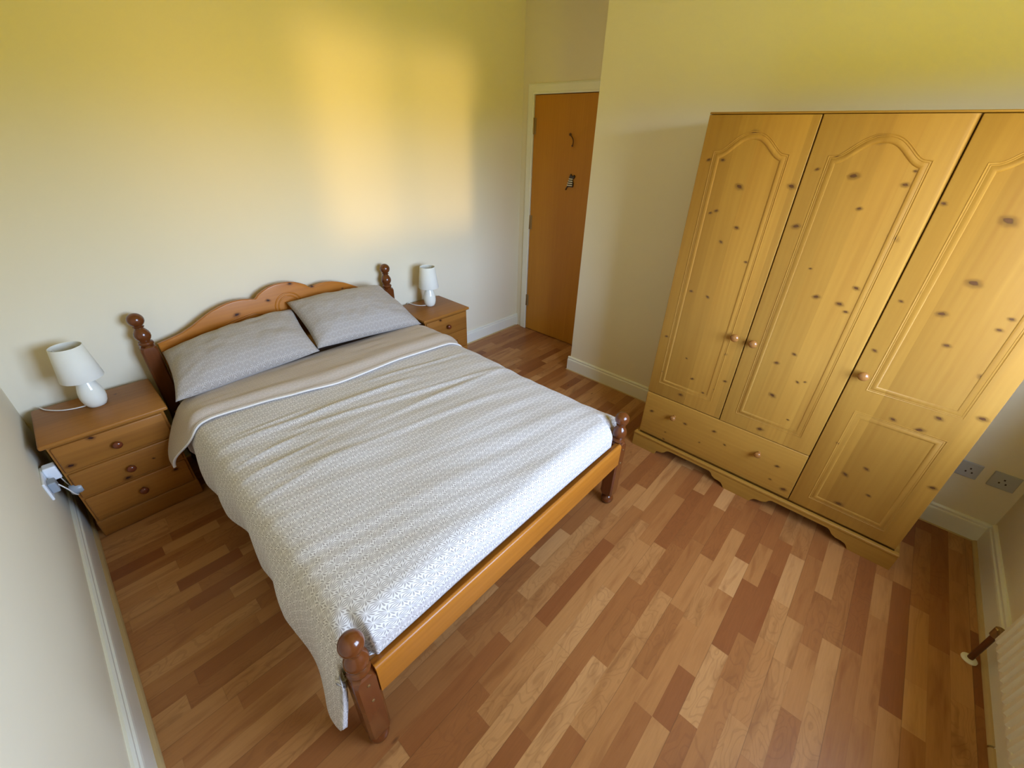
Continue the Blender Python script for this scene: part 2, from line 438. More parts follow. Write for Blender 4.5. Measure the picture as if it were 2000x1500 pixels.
def prism(bm, outline, axis, a, b, bev=0.0):
    """outline of 2-D points extruded along axis from a to b; axis y: (x,z); axis x: (y,z); axis z: (x,y)"""
    def P(u, v, t):
        return {'y': (u, t, v), 'x': (t, u, v), 'z': (u, v, t)}[axis]
    A = [bm.verts.new(P(u, v, a)) for u, v in outline]
    Bv = [bm.verts.new(P(u, v, b)) for u, v in outline]
    n = len(A)
    f1 = bm.faces.new(A); f2 = bm.faces.new(Bv)
    for k in range(n):
        bm.faces.new((A[k], A[(k + 1) % n], Bv[(k + 1) % n], Bv[k]))
    bmesh.ops.recalc_face_normals(bm, faces=bm.faces[:])
    if bev:
        es = [e for e in bm.edges if (e in f1.edges[:] or e in f2.edges[:])]
        bmesh.ops.bevel(bm, geom=es, offset=bev, segments=3, affect='EDGES', profile=0.5)


def sweep(bm, path, prof, closed=False, normal=Vector((-1, 0, 0))):
    """prof: (offset across, height) pairs; across = tangent x normal, height along normal; mitred"""
    path = [Vector(p) for p in path]
    n = len(path)
    rings = []
    for i, p in enumerate(path):
        if closed:
            t1 = (p - path[i - 1]).normalized(); t2 = (path[(i + 1) % n] - p).normalized()
        else:
            t1 = (p - path[max(i - 1, 0)]).normalized() if i else (path[1] - p).normalized()
            t2 = (path[i + 1] - p).normalized() if i < n - 1 else t1
        a = (t1.cross(normal) + t2.cross(normal)).normalized()
        k = 1 / max(0.4, a.dot(t1.cross(normal)))
        rings.append([bm.verts.new(p + a * (o * k) + normal * h) for o, h in prof])
    m = len(prof)
    last = n if closed else n - 1
    for i in range(last):
        r1, r2 = rings[i], rings[(i + 1) % n]
        for k in range(m):
            bm.faces.new((r1[k], r1[(k + 1) % m], r2[(k + 1) % m], r2[k]))
    if not closed:
        bm.faces.new(rings[0]); bm.faces.new(rings[-1])
    bmesh.ops.recalc_face_normals(bm, faces=bm.faces[:])


def root_loc(o):
    while o.parent: o = o.parent
    return Vector(o.location)


def obj(name, bm, mat, parent=None, smooth=None, loc=None, label=None):
    me = bpy.data.meshes.new(name)
    off = root_loc(parent) if parent else (Vector(loc) if loc else Vector((0, 0, 0)))
    bmesh.ops.translate(bm, verts=bm.verts[:], vec=-off)
    if smooth is not None:
        for f in bm.faces: f.smooth = True
        for e in bm.edges:
            e.smooth = not (len(e.link_faces) == 2 and e.calc_face_angle(0) > math.radians(smooth))
    bm.to_mesh(me); bm.free()
    me.materials.append(mat)
    o = bpy.data.objects.new(name, me); C.objects.link(o)
    if parent: o.parent = parent
    elif loc: o.location = loc
    if label: o['label'] = label
    return o


def tag(o, label, cat, group=None):
    o['label'] = label; o['category'] = cat
    if group: o['group'] = group
    return o


def thing(name, label, cat, loc, group=None):
    o = bpy.data.objects.new(name, None); C.objects.link(o)
    o.empty_display_size = 0.1
    o.location = loc
    return tag(o, label, cat, group)


def struct(name, bm, mat, parent=None, smooth=None):
    o = obj(name, bm, mat, parent, smooth)
    if not parent: o['kind'] = 'structure'
    return o


def clone(o, parent=None):
    c = o.copy(); C.objects.link(c)
    if parent: c.parent = parent
    for ch in [k for k in bpy.data.objects if k.parent == o]:
        clone(ch, c)
    return c


# ------------------------------------------------------------------ the room
T = 0.15
b = B(); box(b, -T, XD + T, YL - T, T, -0.06, 0.0); struct('floor', b, M_floor)
b = B(); box(b, -T, XD + T, YL - T, T, CH, CH + 0.1); struct('ceiling', b, M_ceil)
b = B(); box(b, -T, XD + T, 0, T, 0, CH); struct('wall_back', b, M_wall)
b = B(); box(b, -T, 0, YL, 0, 0, CH); struct('wall_left', b, M_wall)
# wall that holds the wardrobe: a solid block whose corner stands out beside the door
b = B(); box(b, XR, XD + T, YL, YC, 0, CH); struct('wall_right', b, M_wall)
# wall with the doorway, between the back wall and that block
DY0, DY1, DZ = -0.1355, -0.9005, 1.983
b = B()
box(b, XD, XD + T, DY0 + 0.002, 0, 0, CH); box(b, XD, XD + T, YC, DY1 - 0.002, 0, CH); box(b, XD, XD + T, DY1 - 0.002, DY0 + 0.002, DZ + 0.004, CH)
struct('wall_doorway', b, M_wall)
b = B(); box(b, XD + T, XD + T + .06, YC - .1, T, -0.06, CH + .1); struct('wall_light_stop', b, M_wall)  # unseen slab added to stop outside light showing under the door
b = B()
box(b, -T, WX0, YL - T, YL, 0, CH); box(b, WX1, XD + T, YL - T, YL, 0, CH)
box(b, WX0, WX1, YL - T, YL, 0, WZ0); box(b, WX0, WX1, YL - T, YL, WZ1, CH)
struct('wall_front', b, M_wall)
# window frame in the opening
b = B()
fy0, fy1, fw = YL - 0.12, YL - 0.06, 0.045
box(b, WX0, WX0 + fw, fy0, fy1, WZ0, WZ1, .004); box(b, WX1 - fw, WX1, fy0, fy1, WZ0, WZ1, .004)
box(b, WX0, WX1, fy0, fy1, WZ0, WZ0 + fw, .004); box(b, WX0, WX1, fy0, fy1, WZ1 - fw, WZ1, .004)
mx = 1.60
box(b, mx - .025, mx + .025, fy0, fy1, WZ0, WZ1, .004)
struct('window_1', b, M_pvc)
b = B(); box(b, WX0 - .04, WX1 + .04, YL - 0.06, YL + 0.05, WZ0 - .025, WZ0 + .001, .005); struct('trim_1', b, M_trim)


# skirting boards: one moulded profile, swept along each wall
def skirt_prof(h, t):
    return [(0, 0), (t, 0), (t, h * .74), (t * .92, h * .80), (t * .62, h * .83), (t * .62, h * .86), (t * .78, h * .90), (t * .74, h * .95), (t * .4, h), (0, h)]


def skirting(name, p0, p1, inward, h=0.1208, t=0.018, mat=None):
    """straight run; inward = unit vector into the room"""
    bm = B()
    inw = Vector(inward)
    A, Bq = [], []
    for o, z in skirt_prof(h, t):
        A.append(bm.verts.new(Vector((p0[0], p0[1], 0)) + inw * o + Vector((0, 0, z))))
        Bq.append(bm.verts.new(Vector((p1[0], p1[1], 0)) + inw * o + Vector((0, 0, z))))
    n = len(A)
    bm.faces.new(A); bm.faces.new(Bq)
    for k in range(n): bm.faces.new((A[k], A[(k + 1) % n], Bq[(k + 1) % n], Bq[k]))
    bmesh.ops.recalc_face_normals(bm, faces=bm.faces[:])
    return struct(name, bm, mat or M_trim)


def beading(name, p0, p1, inward, t=0.018, r=0.014):
    bm = B(); inw = Vector(inward)
    pr = [(t, 0)] + [(t + r * math.sin(a), r * math.cos(a)) for a in [0, PI / 8, PI / 4, 3 * PI / 8, PI / 2]]
    A = [bm.verts.new(Vector((p0[0], p0[1], 0)) + inw * o + Vector((0, 0, z))) for o, z in pr]
    Bq = [bm.verts.new(Vector((p1[0], p1[1], 0)) + inw * o + Vector((0, 0, z))) for o, z in pr]
    n = len(A); bm.faces.new(A); bm.faces.new(Bq)
    for k in range(n): bm.faces.new((A[k], A[(k + 1) % n], Bq[(k + 1) % n], Bq[k]))
    bmesh.ops.recalc_face_normals(bm, faces=bm.faces[:])
    return struct(name, bm, M_bead)


LH = 0.165
skirting('baseboard_left', (0, YL + .018), (0, -0.018), (1, 0, 0), h=LH)
skirting('baseboard_back', (0, 0), (XD - .001, 0), (0, -1, 0))
skirting('baseboard_right', (XR, YL), (XR, YC + .018), (-1, 0, 0))
skirting('baseboard_corner', (XR, YC), (XD - .024, YC), (0, 1, 0))
skirting('baseboard_front', (0.018, YL), (XR - .018, YL), (0, 1, 0), h=0.14)
beading('trim_2', (0, -2.02), (0, -0.018), (1, 0, 0))
beading('trim_3', (0, YL + .018), (0, -2.035), (1, 0, 0), r=0.0155)
beading('trim_4', (0.018, 0), (XD - .03, 0), (0, -1, 0), r=0.009)
beading('trim_5', (XR, YL + .03), (XR, YC + .024), (-1, 0, 0), r=0.006)
beading('trim_6', (1.85, YL), (XR - .02, YL), (0, 1, 0), r=0.014)
beading('trim_7', (0.02, YL), (1.842, YL), (0, 1, 0), r=0.014)

# door and its architrave
d = bpy.data.objects.new('door_1', None); C.objects.link(d); d.location = (XD, (DY0 + DY1) / 2, 0); d['kind'] = 'structure'
b = B(); box(b, XD - .008, XD + .036, DY1 + .001, DY0 - .001, 0.006, DZ, .002); obj('door_leaf', b, M_door, d)
b = B()
ap = [(0, 0), (0, .018), (.008, .021), (.016, .017), (.060, .014), (.070, .010), (.072, 0)]
path = [(XD, DY0 + .003, 0), (XD, DY0 + .003, DZ + .004), (XD, DY1 - .003, DZ + .004), (XD, DY1 - .003, 0)]
sweep(b, path, [(-o, h) for o, h in ap], normal=Vector((-1, 0, 0)))
arch = obj('architrave', b, M_trim, d)
for k, (z0, z1) in enumerate([(1.717, 1.831), (0.973, 1.092), (0.245, 0.356)]):
    b = B()
    lathe(b, [(.006, z0), (.0065, z0 + .002), (.0065, z1 - .002), (.006, z1)], XD - .012, DY0 + .002, n=12)
    box(b, XD - .010, XD - .0075, DY0 - .024, DY0 - .002, z0, z1)
    obj('hinge', b, M_brass, d, 30)

# things fixed on the door
b = B()
hx, hy = XD - .008, -0.545
tube(b, smooth_path([(hx - .002, hy + .040, 1.722), (hx - .010, hy + .018, 1.708), (hx - .020, hy - .004, 1.690), (hx - .032, hy - .016, 1.672), (hx - .030, hy - .012, 1.652), (hx - .014, hy + .002, 1.642), (hx - .003, hy + .016, 1.648)], 6), .0038, 8)
lathe(b, [(.0, 0), (.011, 0), (.011, .003), (.0, .004)], hx - .004, hy + .038, 1.722, 14, 'x')
tag(obj('coat_hook', b, M_iron, None, 40, loc=(hx, hy, 1.68)), 'small curved dark metal hook screwed high on the brown door', 'hook')
z = thing('striped_ornament', 'tiny black and white striped animal ornament stuck on the brown door', 'ornament', (hx, -0.545, 1.36))
b = B()
prism(b, [(-.520, 1.356), (-.575, 1.356), (-.578, 1.385), (-.566, 1.415), (-.538, 1.420), (-.526, 1.395)], 'x', hx - .010, hx, .002)
obj('body', b, M_black, z)
for k in range(4):
    b = B(); zz = 1.366 + k * .0155
    prism(b, [(-.519 - k * .005, zz), (-.571, zz), (-.571, zz + .0065), (-.520 - k * .005, zz + .0065)], 'x', hx - .0125, hx - .009)
    obj('stripe', b, M_white, z)
b = B()
prism(b, [(-.536, 1.418), (-.578, 1.418), (-.588, 1.432), (-.580, 1.447), (-.572, 1.438), (-.556, 1.442), (-.548, 1.452), (-.540, 1.438)], 'x', hx - .013, hx, .002)
obj('head', b, M_black, z)
b = B(); tube(b, [(hx - .004, -.522, 1.358), (hx - .008, -.512, 1.345), (hx - .004, -.508, 1.332)], .0042, 8); obj('tail', b, M_black, z)

# ------------------------------------------------------------------ bed
BX0, BX1, BFY, BHY = 0.515, 1.888, -2.009, -0.080
bed = thing('bed', 'double bed frame of orange varnished pine with turned corner posts', 'bed', ((BX0 + BX1) / 2, -1.04, 0))


def post(cx, cy, ball, foot=True):
    bm = B()
    h = .034
    top = ball - .132
    # square shaft with chamfered arrises, pulled in at the top and at the turned foot
    def ring(w, c, z):
        pts = []
        for sx, sy in ((1, 1), (-1, 1), (-1, -1), (1, -1)):
            a = (sx * w, sy * (w - c)); q = (sx * (w - c), sy * w)
            pts += [a, q] if sx * sy > 0 else [q, a]
        return [bm.verts.new((cx + u, cy + v, z)) for u, v in pts]
    zs = [(h * .62, .012, 0.055), (h * .95, .012, .070), (h, .008, .085), (h, .008, top - .022), (h * .93, .013, top - .008), (h * .72, .018, top)]
    rr = [ring(*q) for q in zs]
    for p, q in zip(rr, rr[1:]):
        for k in range(8): bm.faces.new((p[k], p[(k + 1) % 8], q[(k + 1) % 8], q[k]))
    bm.faces.new(rr[0]); bm.faces.new(rr[-1])
    lathe(bm, [(.018, 0), (.024, .004), (.031, .018), (.033, .030), (.029, .044), (.020, .053), (.021, .058)], cx, cy, 0, 24)
    prof = [(.024, -.134), (.030, -.128), (.032, -.121), (.029, -.114), (.022, -.110), (.023, -.106), (.029, -.098), (.0335, -.086), (.034, -.076), (.031, -.064), (.024, -.052), (.018, -.044),
            (.0165, -.040), (.022, -.037), (.023, -.034), (.017, -.031), (.016, -.029)]
    prof += [(.034 * math.sin(a), -.034 * math.cos(a)) for a in [PI * (0.16 + 0.84 * k / 12) for k in range(12)]] + [(.0005, .034)]
    lathe(bm, [(r, ball + hh) for r, hh in prof], cx, cy, 0, 32)
    bmesh.ops.recalc_face_normals(bm, faces=bm.faces[:])
    return bm


for (cx, cy, bz) in ((BX0, BFY, .5465), (BX1 + .012, BFY, .5465), (BX0, BHY, .868), (BX1 - .002, BHY, .868)):
    p = obj('post', post(cx, cy, bz), M_bedz, bed, 32)
    if cy == BFY:
        for zz in (.375, .290):      # bolt cover studs
            b = B(); lathe(b, [(.0005, -.003), (.004, -.002), (.005, 0), (.005, .002)], cx + .002, BFY - .0345, zz, 12, 'y'); obj('bolt_cover', b, M_brass, p, 40)
# foot rail with a rounded top and a ledge behind
b = B()
pr = [(-2.046, .300), (-2.046, .410), (-2.043, .418), (-2.037, .4225), (-2.030, .4225), (-2.026, .418), (-2.012, .418), (-2.008, .414), (-2.008, .300)]
prism(b, pr, 'x', BX0 + .030, BX1 - .018)
obj('foot_rail', b, M_bedx, bed, 50)
for sx in (BX0 - .005, BX1 - .005):
    b = B(); box(b, sx - .012, sx + .012, BFY + .034, BHY - .034, .22, .36, .004); obj('side_rail', b, M_bedy, bed)
# headboard outline (distance from the middle, height)
hb = [(0, .909), (.04, .907), (.075, .899), (.110, .884), (.135, .870), (.152, .852), (.160, .848), (.19, .856), (.225, .861), (.262, .862), (.30, .857), (.34, .846), (.38, .832), (.43, .806), (.48, .778), (.53, .755), (.58, .741), (.645, .728)]
hc = (BX0 + BX1) / 2 - .002
out = [(hc - u, v) for u, v in reversed(hb)] + [(hc + u, v) for u, v in hb[1:]]
out += [(hc + .645, .40), (hc - .645, .40)]
b = B(); prism(b, out, 'y', -.090, -.066, .005)
hbo = obj('headboard', b, M_bedx, bed, 30)
add_knots(hbo, HK, M_bk, 'y', -.090)


def ridge(pts, closed=False, w=.005, hh=.0045):
    bm = B()
    pf = [(-w, -.001), (-w * .7, hh * .7), (0, hh), (w * .7, hh * .7), (w, -.001)]
    sweep(bm, pts, pf, closed, Vector((0, -1, 0)))
    return bm


cz = .770
b = B()
for rad in (.078, .060):
    q = ridge([(hc + .012 + rad * math.cos(2 * PI * k / 40), -.0895, cz + rad * math.sin(2 * PI * k / 40)) for k in range(40)], True, .0045)
    me = bpy.data.meshes.new('t'); q.to_mesh(me); b.from_mesh(me); q.free(); bpy.data.meshes.remove(me)
obj('carved_ring', b, M_bedx, hbo, 60)
for sg in (-1, 1):
    b = B()
    for k in (0, .014):
        q = ridge(smooth_path([(hc + sg * (.43), -.0895, .700 - k), (hc + sg * .36, -.0895, .738 - k), (hc + sg * .29, -.0895, .762 - k), (hc + sg * .20, -.0895, .776 - k * .6), (hc + sg * .155, -.0895, .764 - k * .3), (hc + sg * .11, -.0895, .745)], 5), False, .004)
        me = bpy.data.meshes.new('t'); q.to_mesh(me); b.from_mesh(me); q.free(); bpy.data.meshes.remove(me)
    obj('carved_scroll', b, M_bedx, hbo, 60)

b = B(); box(b, BX0 + .018, BX1 - .02, -1.950, -.095, .29, .485, .05, 5)
tag(obj('mattress', b, M_sheet, None, 40, loc=((BX0 + BX1) / 2, -1.04, .29)), 'thick mattress under a taupe sheet, showing in the gap below the pillows', 'mattress')

# ------------------------------------------------------------------ duvet
XL, XRt = 0.500, 1.905      # shoulders of the duvet
ZT = 0.545


def lerp(a, b, t): return a + (b - a) * t


def sm(t, a, b):
    t = max(0.0, min(1.0, (t - a) / (b - a))); return t * t * (3 - 2 * t)


def catmull(P, t):
    i = min(int(t), len(P) - 2); f = t - i
    p0 = P[max(i - 1, 0)]; p1 = P[i]; p2 = P[i + 1]; p3 = P[min(i + 2, len(P) - 1)]
    return 0.5 * ((2 * p1) + (p2 - p0) * f + (2 * p0 - 5 * p1 + 4 * p2 - p3) * f * f + (3 * p1 - p0 - 3 * p2 + p3) * f ** 3)


def section(y, hz, up=0.0, flare=0.0):
    """control points of the drape across the bed at this y; hz = hem height on the left"""
    wob = .012 * math.sin(y * 9.0) + .008 * math.sin(y * 21 + 1)
    rb = .030 * math.sin((y + .40) * 2.9) ** 2 + .018 * sm(-y, 1.3, 1.75)
    L = [(XL - .030 + wob - flare, hz), (XL - .030 + wob * .9 - flare * .6, lerp(hz, .46, .35)), (XL - .026 + wob * .5 - flare * .3, lerp(hz, .46, .70)),
         (XL - .014, .465), (XL + .012, .512), (XL + .055, .536), (XL + .14, .545), (0.95, .552), (1.25, .553), (1.55, .550),
         (XRt - .11, .545), (XRt - .03, .530), (XRt + .022 + rb * .6, .495), (XRt + .035 + rb, .445), (XRt + .035 + rb, .38), (XRt + .03 + rb, .30)]
    return [Vector((x, 0, zz + up * sm(zz, .35, .5))) for x, zz in L]


def arc_t(k, n):  # parameter along section, denser at shoulders is not needed
    return k / (n - 1) * 15


def wrinkle(u, y):
    w = .0045 * noise.noise(Vector((u * 3.0, y * 3.0, 0))) * 2
    w += .0050 * noise.noise(Vector((u * 2.2 + y * 1.0, y * 15.0 + u * 3.5, 3)))
    # long soft creases across the bed, stronger near the head
    k = 1 - .65 * sm(-y, .9, 1.7)
    for y0, sl, amp, wd, ua, ub in ((-.98, -.10, .010, .020, .5, 1.5), (-1.10, -.22, .008, .016, .7, 1.9), (-.90, -.02, .006, .014, .5, 1.0), (-1.22, -.06, .008, .022, .9, 2.0),
                                    (-1.36, -.16, .009, .022, .6, 1.7), (-.86, -.16, .007, .015, 1.1, 1.9), (-1.04, .06, .006, .012, .45, .95), (-1.52, -.10, .005, .03, .8, 1.8), (-1.16, .02, .006, .013, .45, 1.0), (-1.30, .03, .006, .014, .46, .9)):
        dd = y - (y0 + sl * (u - 1.2))
        w += k * amp * math.exp(-(dd / wd) ** 2) * sm(u, ua, ua + .25) * (1 - sm(u, ub - .25, ub))
    return w


NX, NY = 190, 230
y_start, y_len = -.43, 1.672
bm = B()
grid = []
uvs = {}
for j in range(NY):
    s = y_start - y_len * j / (NY - 1)          # distance along the cloth
    row = []
    # hem height on the left
    hz = .30 - .03 * sm(-s, .6, .9) + .02 * math.sin(s * 5) + .015 * sm(-s, 1.4, 1.7)
    hz = lerp(hz, .125, sm(-s, 1.62, 1.86)) + .085 * sm(-s, 1.93, 2.06) ** 1.6
    sec = section(s, hz, flare=.045 * sm(-s, 1.55, 1.92))
    acc = 0; prev = None
    for i in range(NX):
        t = arc_t(i, NX)
        p = catmull(sec, t)
        x, zz = p.x, p.z
        if prev is not None: acc += math.hypot(x - prev[0], zz - prev[1])
        prev = (x, zz)
        centre = sm(x, .548, .572) * (1 - sm(x, 1.815, 1.86))
        hang = 1 - sm(t, 2.0, 3.1)
        rh = sm(x, XRt + .01, XRt + .05)
        # end of bed: the cloth turns down behind the foot rail; beside the posts it stops short
        yend = lerp(-1.964, -2.017, centre)
        yend = lerp(yend, -1.986, hang); yend = lerp(yend, -1.975, rh)
        R_ = .075
        over = -(s) - (-yend - R_)
        yy = s
        if over > 0:
            a = min(over / R_, PI / 2)
            yy = yend + R_ - R_ * math.sin(a)
            dzz = R_ * (1 - math.cos(a)) + max(0, over - R_ * PI / 2)
            keep = (1 - hang) * (1 - rh)
            zz -= min(dzz, .119) * keep
            # hanging corner folds in towards the post
            x -= hang * .006 * sm(over, .03, .12)
            yy -= hang * .006 * sm(over, .06, .15)
        zz += wrinkle(p.x, s) * (1 - hang * .9) * (1 - sm(over, .0, .06) * .6)
        x += .010 * noise.noise(Vector((s * 6, zz * 3, 5))) * hang
        v = bm.verts.new((x, yy, zz)); row.append(v)
        uvs[v] = (acc, s)
    grid.append(row)
uvl = bm.loops.layers.uv.new('UVMap')
for j in range(NY - 1):
    for i in range(NX - 1):
        f = bm.faces.new((grid[j][i], grid[j + 1][i], grid[j + 1][i + 1], grid[j][i + 1]))
        for lp in f.loops: lp[uvl].uv = uvs[lp.vert]
duv = obj('duvet', bm, M_duvet, None, 180, loc=(1.2, -1.2, .49))
md = duv.modifiers.new('thick', 'SOLIDIFY'); md.thickness = .016; md.offset = -1
tag(duv, 'grey and white starburst patterned duvet spread over the pine bed', 'duvet')

# the folded back strip at the head of the duvet
bm = B(); grid = []; uvs = {}
NXf, NYf = 170, 26
hemline = []
for j in range(NYf):
    q = j / (NYf - 1)
    row = []; acc = 0; prev = None
    for i in range(NXf):
        t = i / (NXf - 1) * 15
        # left flap flares out and comes to a point
        base = section(-.6, .30)
        p = catmull(base, t)
        side = 1 - sm(t, 0.0, 3.6)                  # 1 at the flap tip
        # hem line and crease line across the bed
        u = p.x
        yh = lerp(-.650, -.780, sm(u, .48, 1.15)) - .012 * sm(u, 1.2, 1.8) + .006 * math.sin(u * 9)
        yc = -.400
        yh = lerp(yh, -.535, side); yc = lerp(yc, -.475, side)
        y = lerp(yc, yh, q)
        x = p.x - .085 * side - .012 * (1 - sm(t, 2.0, 4.5)); zz = p.z
        lift = .020 * math.sin(PI * min(1, q * 1.02)) ** .6 + .010
        # a second soft fold near the hem, as in a thick cloth turned over
        lift += .012 * math.exp(-((q - .80) / .10) ** 2) - .010 * math.exp(-((q - .92) / .05) ** 2)
        top = sm(zz, .44, .54)
        zz += lift * top
        if t > 11: x += lift * (1 - top)
        zz += wrinkle(u, y) * .7 * top + .004 * noise.noise(Vector((u * 5, y * 22, 9))) * top
        if prev is not None: acc += math.hypot(x - prev[0], zz - prev[1])
        prev = (x, zz)
        v = bm.verts.new((x, y, zz)); row.append(v); uvs[v] = (acc, y)
    grid.append(row)
uvl = bm.loops.layers.uv.new('UVMap')
for j in range(NYf - 1):
    for i in range(NXf - 1):
        f = bm.faces.new((grid[j][i], grid[j + 1][i], grid[j + 1][i + 1], grid[j][i + 1]))
        for lp in f.loops: lp[uvl].uv = uvs[lp.vert]
hemline = [v.co.copy() for v in grid[-1]]
bb = obj('turned_back_edge', bm, M_duvetb, duv, 180, label='beige reverse side folded back below the pillows')
md = bb.modifiers.new('thick', 'SOLIDIFY'); md.thickness = .012; md.offset = 0
b = B(); tube(b, [p + Vector((0, -.004, .001)) for p in hemline], .0070, 8, .7)
obj('hem', b, M_hem, duv, 60, label='white hem of the folded back edge')


# ------------------------------------------------------------------ pillows
def pillow(name, label, FL, FR, BL, BR, thick, seed):
    FL, FR, BL, BR = map(Vector, (FL, FR, BL, BR))
    cen = (FL + FR + BL + BR) / 4
    n = (FR - FL).cross(BL - FL).normalized()
    N, Mv = 60, 44
    bm = B(); uvl = bm.loops.layers.uv.new('UVMap')
    top, bot, uv = [], [], {}
    W_, H_ = (FR - FL).length, (BL - FL).length
    for j in range(Mv + 1):
        tr, br = [], []
        for i in range(N + 1):
            u, v = -1 + 2 * i / N, -1 + 2 * j / Mv
            # pull the edges in between the corners
            k = .045
            uu = u * (1 - k * (1 - v * v)); vv = v * (1 - k * 1.2 * (1 - u * u))
            s, t = (uu + 1) / 2, (vv + 1) / 2
            p = FL.lerp(FR, s).lerp(BL.lerp(BR, s), t)
            th = (max(0, 1 - abs(u) ** 3.2) ** .55) * (max(0, 1 - abs(v) ** 2.6) ** .6)
            w = .010 * noise.noise(Vector((u * 2.2 + seed, v * 2.2, seed))) + .005 * noise.noise(Vector((u * 7, v * 5, seed)))
            # pinch creases running out of the corners
            cr = sm(abs(u), .55, .95) * sm(abs(v), .3, .9)
            w += .006 * cr * math.sin((abs(u) * 9 - abs(v) * 13) + seed)
            edge = (i in (0, N)) or (j in (0, Mv))
            a = p + n * (thick * .60 * th + w * min(1, th * 2))
            vt = bm.verts.new(a)
            uv[vt] = (s * W_ + seed, t * H_)
            tr.append(vt)
            if edge: br.append(vt)
            else:
                vb = bm.verts.new(p - n * (thick * .40 * th)); uv[vb] = (s * W_ + seed, t * H_ + 3); br.append(vb)
        top.append(tr); bot.append(br)
    for j in range(Mv):
        for i in range(N):
            for G_, flip in ((top, 0), (bot, 1)):
                q = (G_[j][i], G_[j][i + 1], G_[j + 1][i + 1], G_[j + 1][i])
                f = bm.faces.new(q[::-1] if flip else q)
                for lp in f.loops: lp[uvl].uv = uv[lp.vert]
    base = cen.copy(); base.z = .50
    o = obj(name, bm, M_pillow, None, 180, loc=tuple(base))
    rim = [FL]
    b = B()
    pts = []
    for i in range(N + 1): pts.append(top[0][i])
    return tag(o, label, 'pillow', None)


# front edges low, back edges leaning on the headboard
pillow('pillow', 'grey patterned pillow lying flatter, on the side of the bed near the left wall', (.497, -.475, .585), (1.185, -.462, .605), (.556, -.105, .690), (1.215, -.115, .755), .172, 1.3)
pillow('pillow', 'grey patterned pillow propped higher, on the door side of the bed', (1.178, -.462, .622), (1.880, -.470, .572), (1.190, -.110, .800), (1.800, -.110, .775), .178, 4.1)

# ------------------------------------------------------------------ bedside cabinets
NX0, NX1, NY0, NY1, NZ = .038, .465, -.418, -.050, .5512
ns = thing('bedside_cabinet', 'three-drawer pine bedside cabinet in the corner beside the left wall', 'bedside cabinet', ((NX0 + NX1) / 2, (NY0 + NY1) / 2, 0), 'pine bedside cabinets')
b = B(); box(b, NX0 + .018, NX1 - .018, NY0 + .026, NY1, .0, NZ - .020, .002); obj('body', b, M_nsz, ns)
b = B()
box(b, NX0, NX1, NY0, NY1 + .004, NZ - .020, NZ, .007, 4)
obj('top', b, M_nsx, ns, 40)
b = B()
box(b, NX0 + .014, NX1 - .014, NY0 + .014, NY1, 0.0, .092, .006, 3)
obj('plinth', b, M_nsx, ns, 40)
for z0, z1, kz in ((.390, .522, .451), (.245, .380, .311), (.100, .235, .172)):
    b = B(); box(b, NX0 + .026, NX1 - .026, NY0 + .008, NY0 + .028, z0, z1, .006, 3)
    dr = obj('drawer', b, M_nsx, ns, 40)
    add_knots(dr, [q for q in NK if z0 < q[1] < z1], M_bk, 'y', NY0 + .008)
    b = B()
    kx = (NX0 + NX1) / 2
    lathe(b, [(.008, 0), (.008, -.010), (.012, -.013), (.0165, -.018), (.0175, -.023), (.015, -.028), (.008, -.031), (.0005, -.032)], kx, NY0 + .009, kz, 24, 'y')
    obj('knob', b, M_knob, dr, 50)
b = B()
box(b, NX0 + .018, NX1 - .018, NY0 + .016, NY0 + .027, .524, .532); box(b, NX0 + .018, NX1 - .018, NY0 + .018, NY0 + .0265, .092, .53)
obj('front_frame', b, M_nsx, ns)
ns2 = clone(ns)
ns2.location.x += 1.908; ns2.location.y += .012
ns2['label'] = 'three-drawer pine bedside cabinet on the door side of the bed'

# ------------------------------------------------------------------ table lamps
def lamp(cx, cy, label, cable):
    z0 = NZ
    t = thing('table_lamp', label, 'lamp', (cx, cy, z0), 'cream table lamps')
    b = B()
    lathe(b, [(.030, .0), (.034, .002), (.041, .018), (.0455, .038), (.046, .055), (.0425, .080), (.036, .105), (.029, .126), (.024, .138), (.016, .141), (.0005, .1415)], cx, cy, z0, 40)
    obj('base', b, M_ceram, t, 50)
    b = B()
    lathe(b, [(.010, .138), (.010, .150), (.014, .153), (.014, .195), (.011, .197), (.0005, .198)], cx, cy, z0, 20)
    obj('bulb_holder', b, M_plastic, t, 40)
    # open shade with its carrier ring
    b = B()
    lo, hi = z0 + .142, z0 + .298
    n = 48
    pr = [(.0735, lo), (.0745, lo + .002), (.0555, hi - .001), (.0545, hi), (.0530, hi - .001), (.0718, lo + .001)]
    rings = [[b.verts.new((cx + r * math.cos(2 * PI * k / n), cy + r * math.sin(2 * PI * k / n), zz)) for k in range(n)] for r, zz in pr]
    for a in range(len(rings)):
        A_, B_ = rings[a], rings[(a + 1) % len(rings)]
        for k in range(n): b.faces.new((A_[k], A_[(k + 1) % n], B_[(k + 1) % n], B_[k]))
    bmesh.ops.recalc_face_normals(b, faces=b.faces[:])
    sh = obj('lamp_shade', b, M_shade, t, 60)
    b = B()
    for k in range(3):
        a = 2 * PI * k / 3 + .4
        tube(b, [(cx + .012 * math.cos(a), cy + .012 * math.sin(a), z0 + .190), (cx + .054 * math.cos(a), cy + .054 * math.sin(a), z0 + .284)], .0014, 6)
    obj('shade_carrier', b, M_plastic, sh)
    b = B(); tube(b, smooth_path(cable, 8), .0028, 8); obj('cable', b, M_cable, t, 60)
    return t


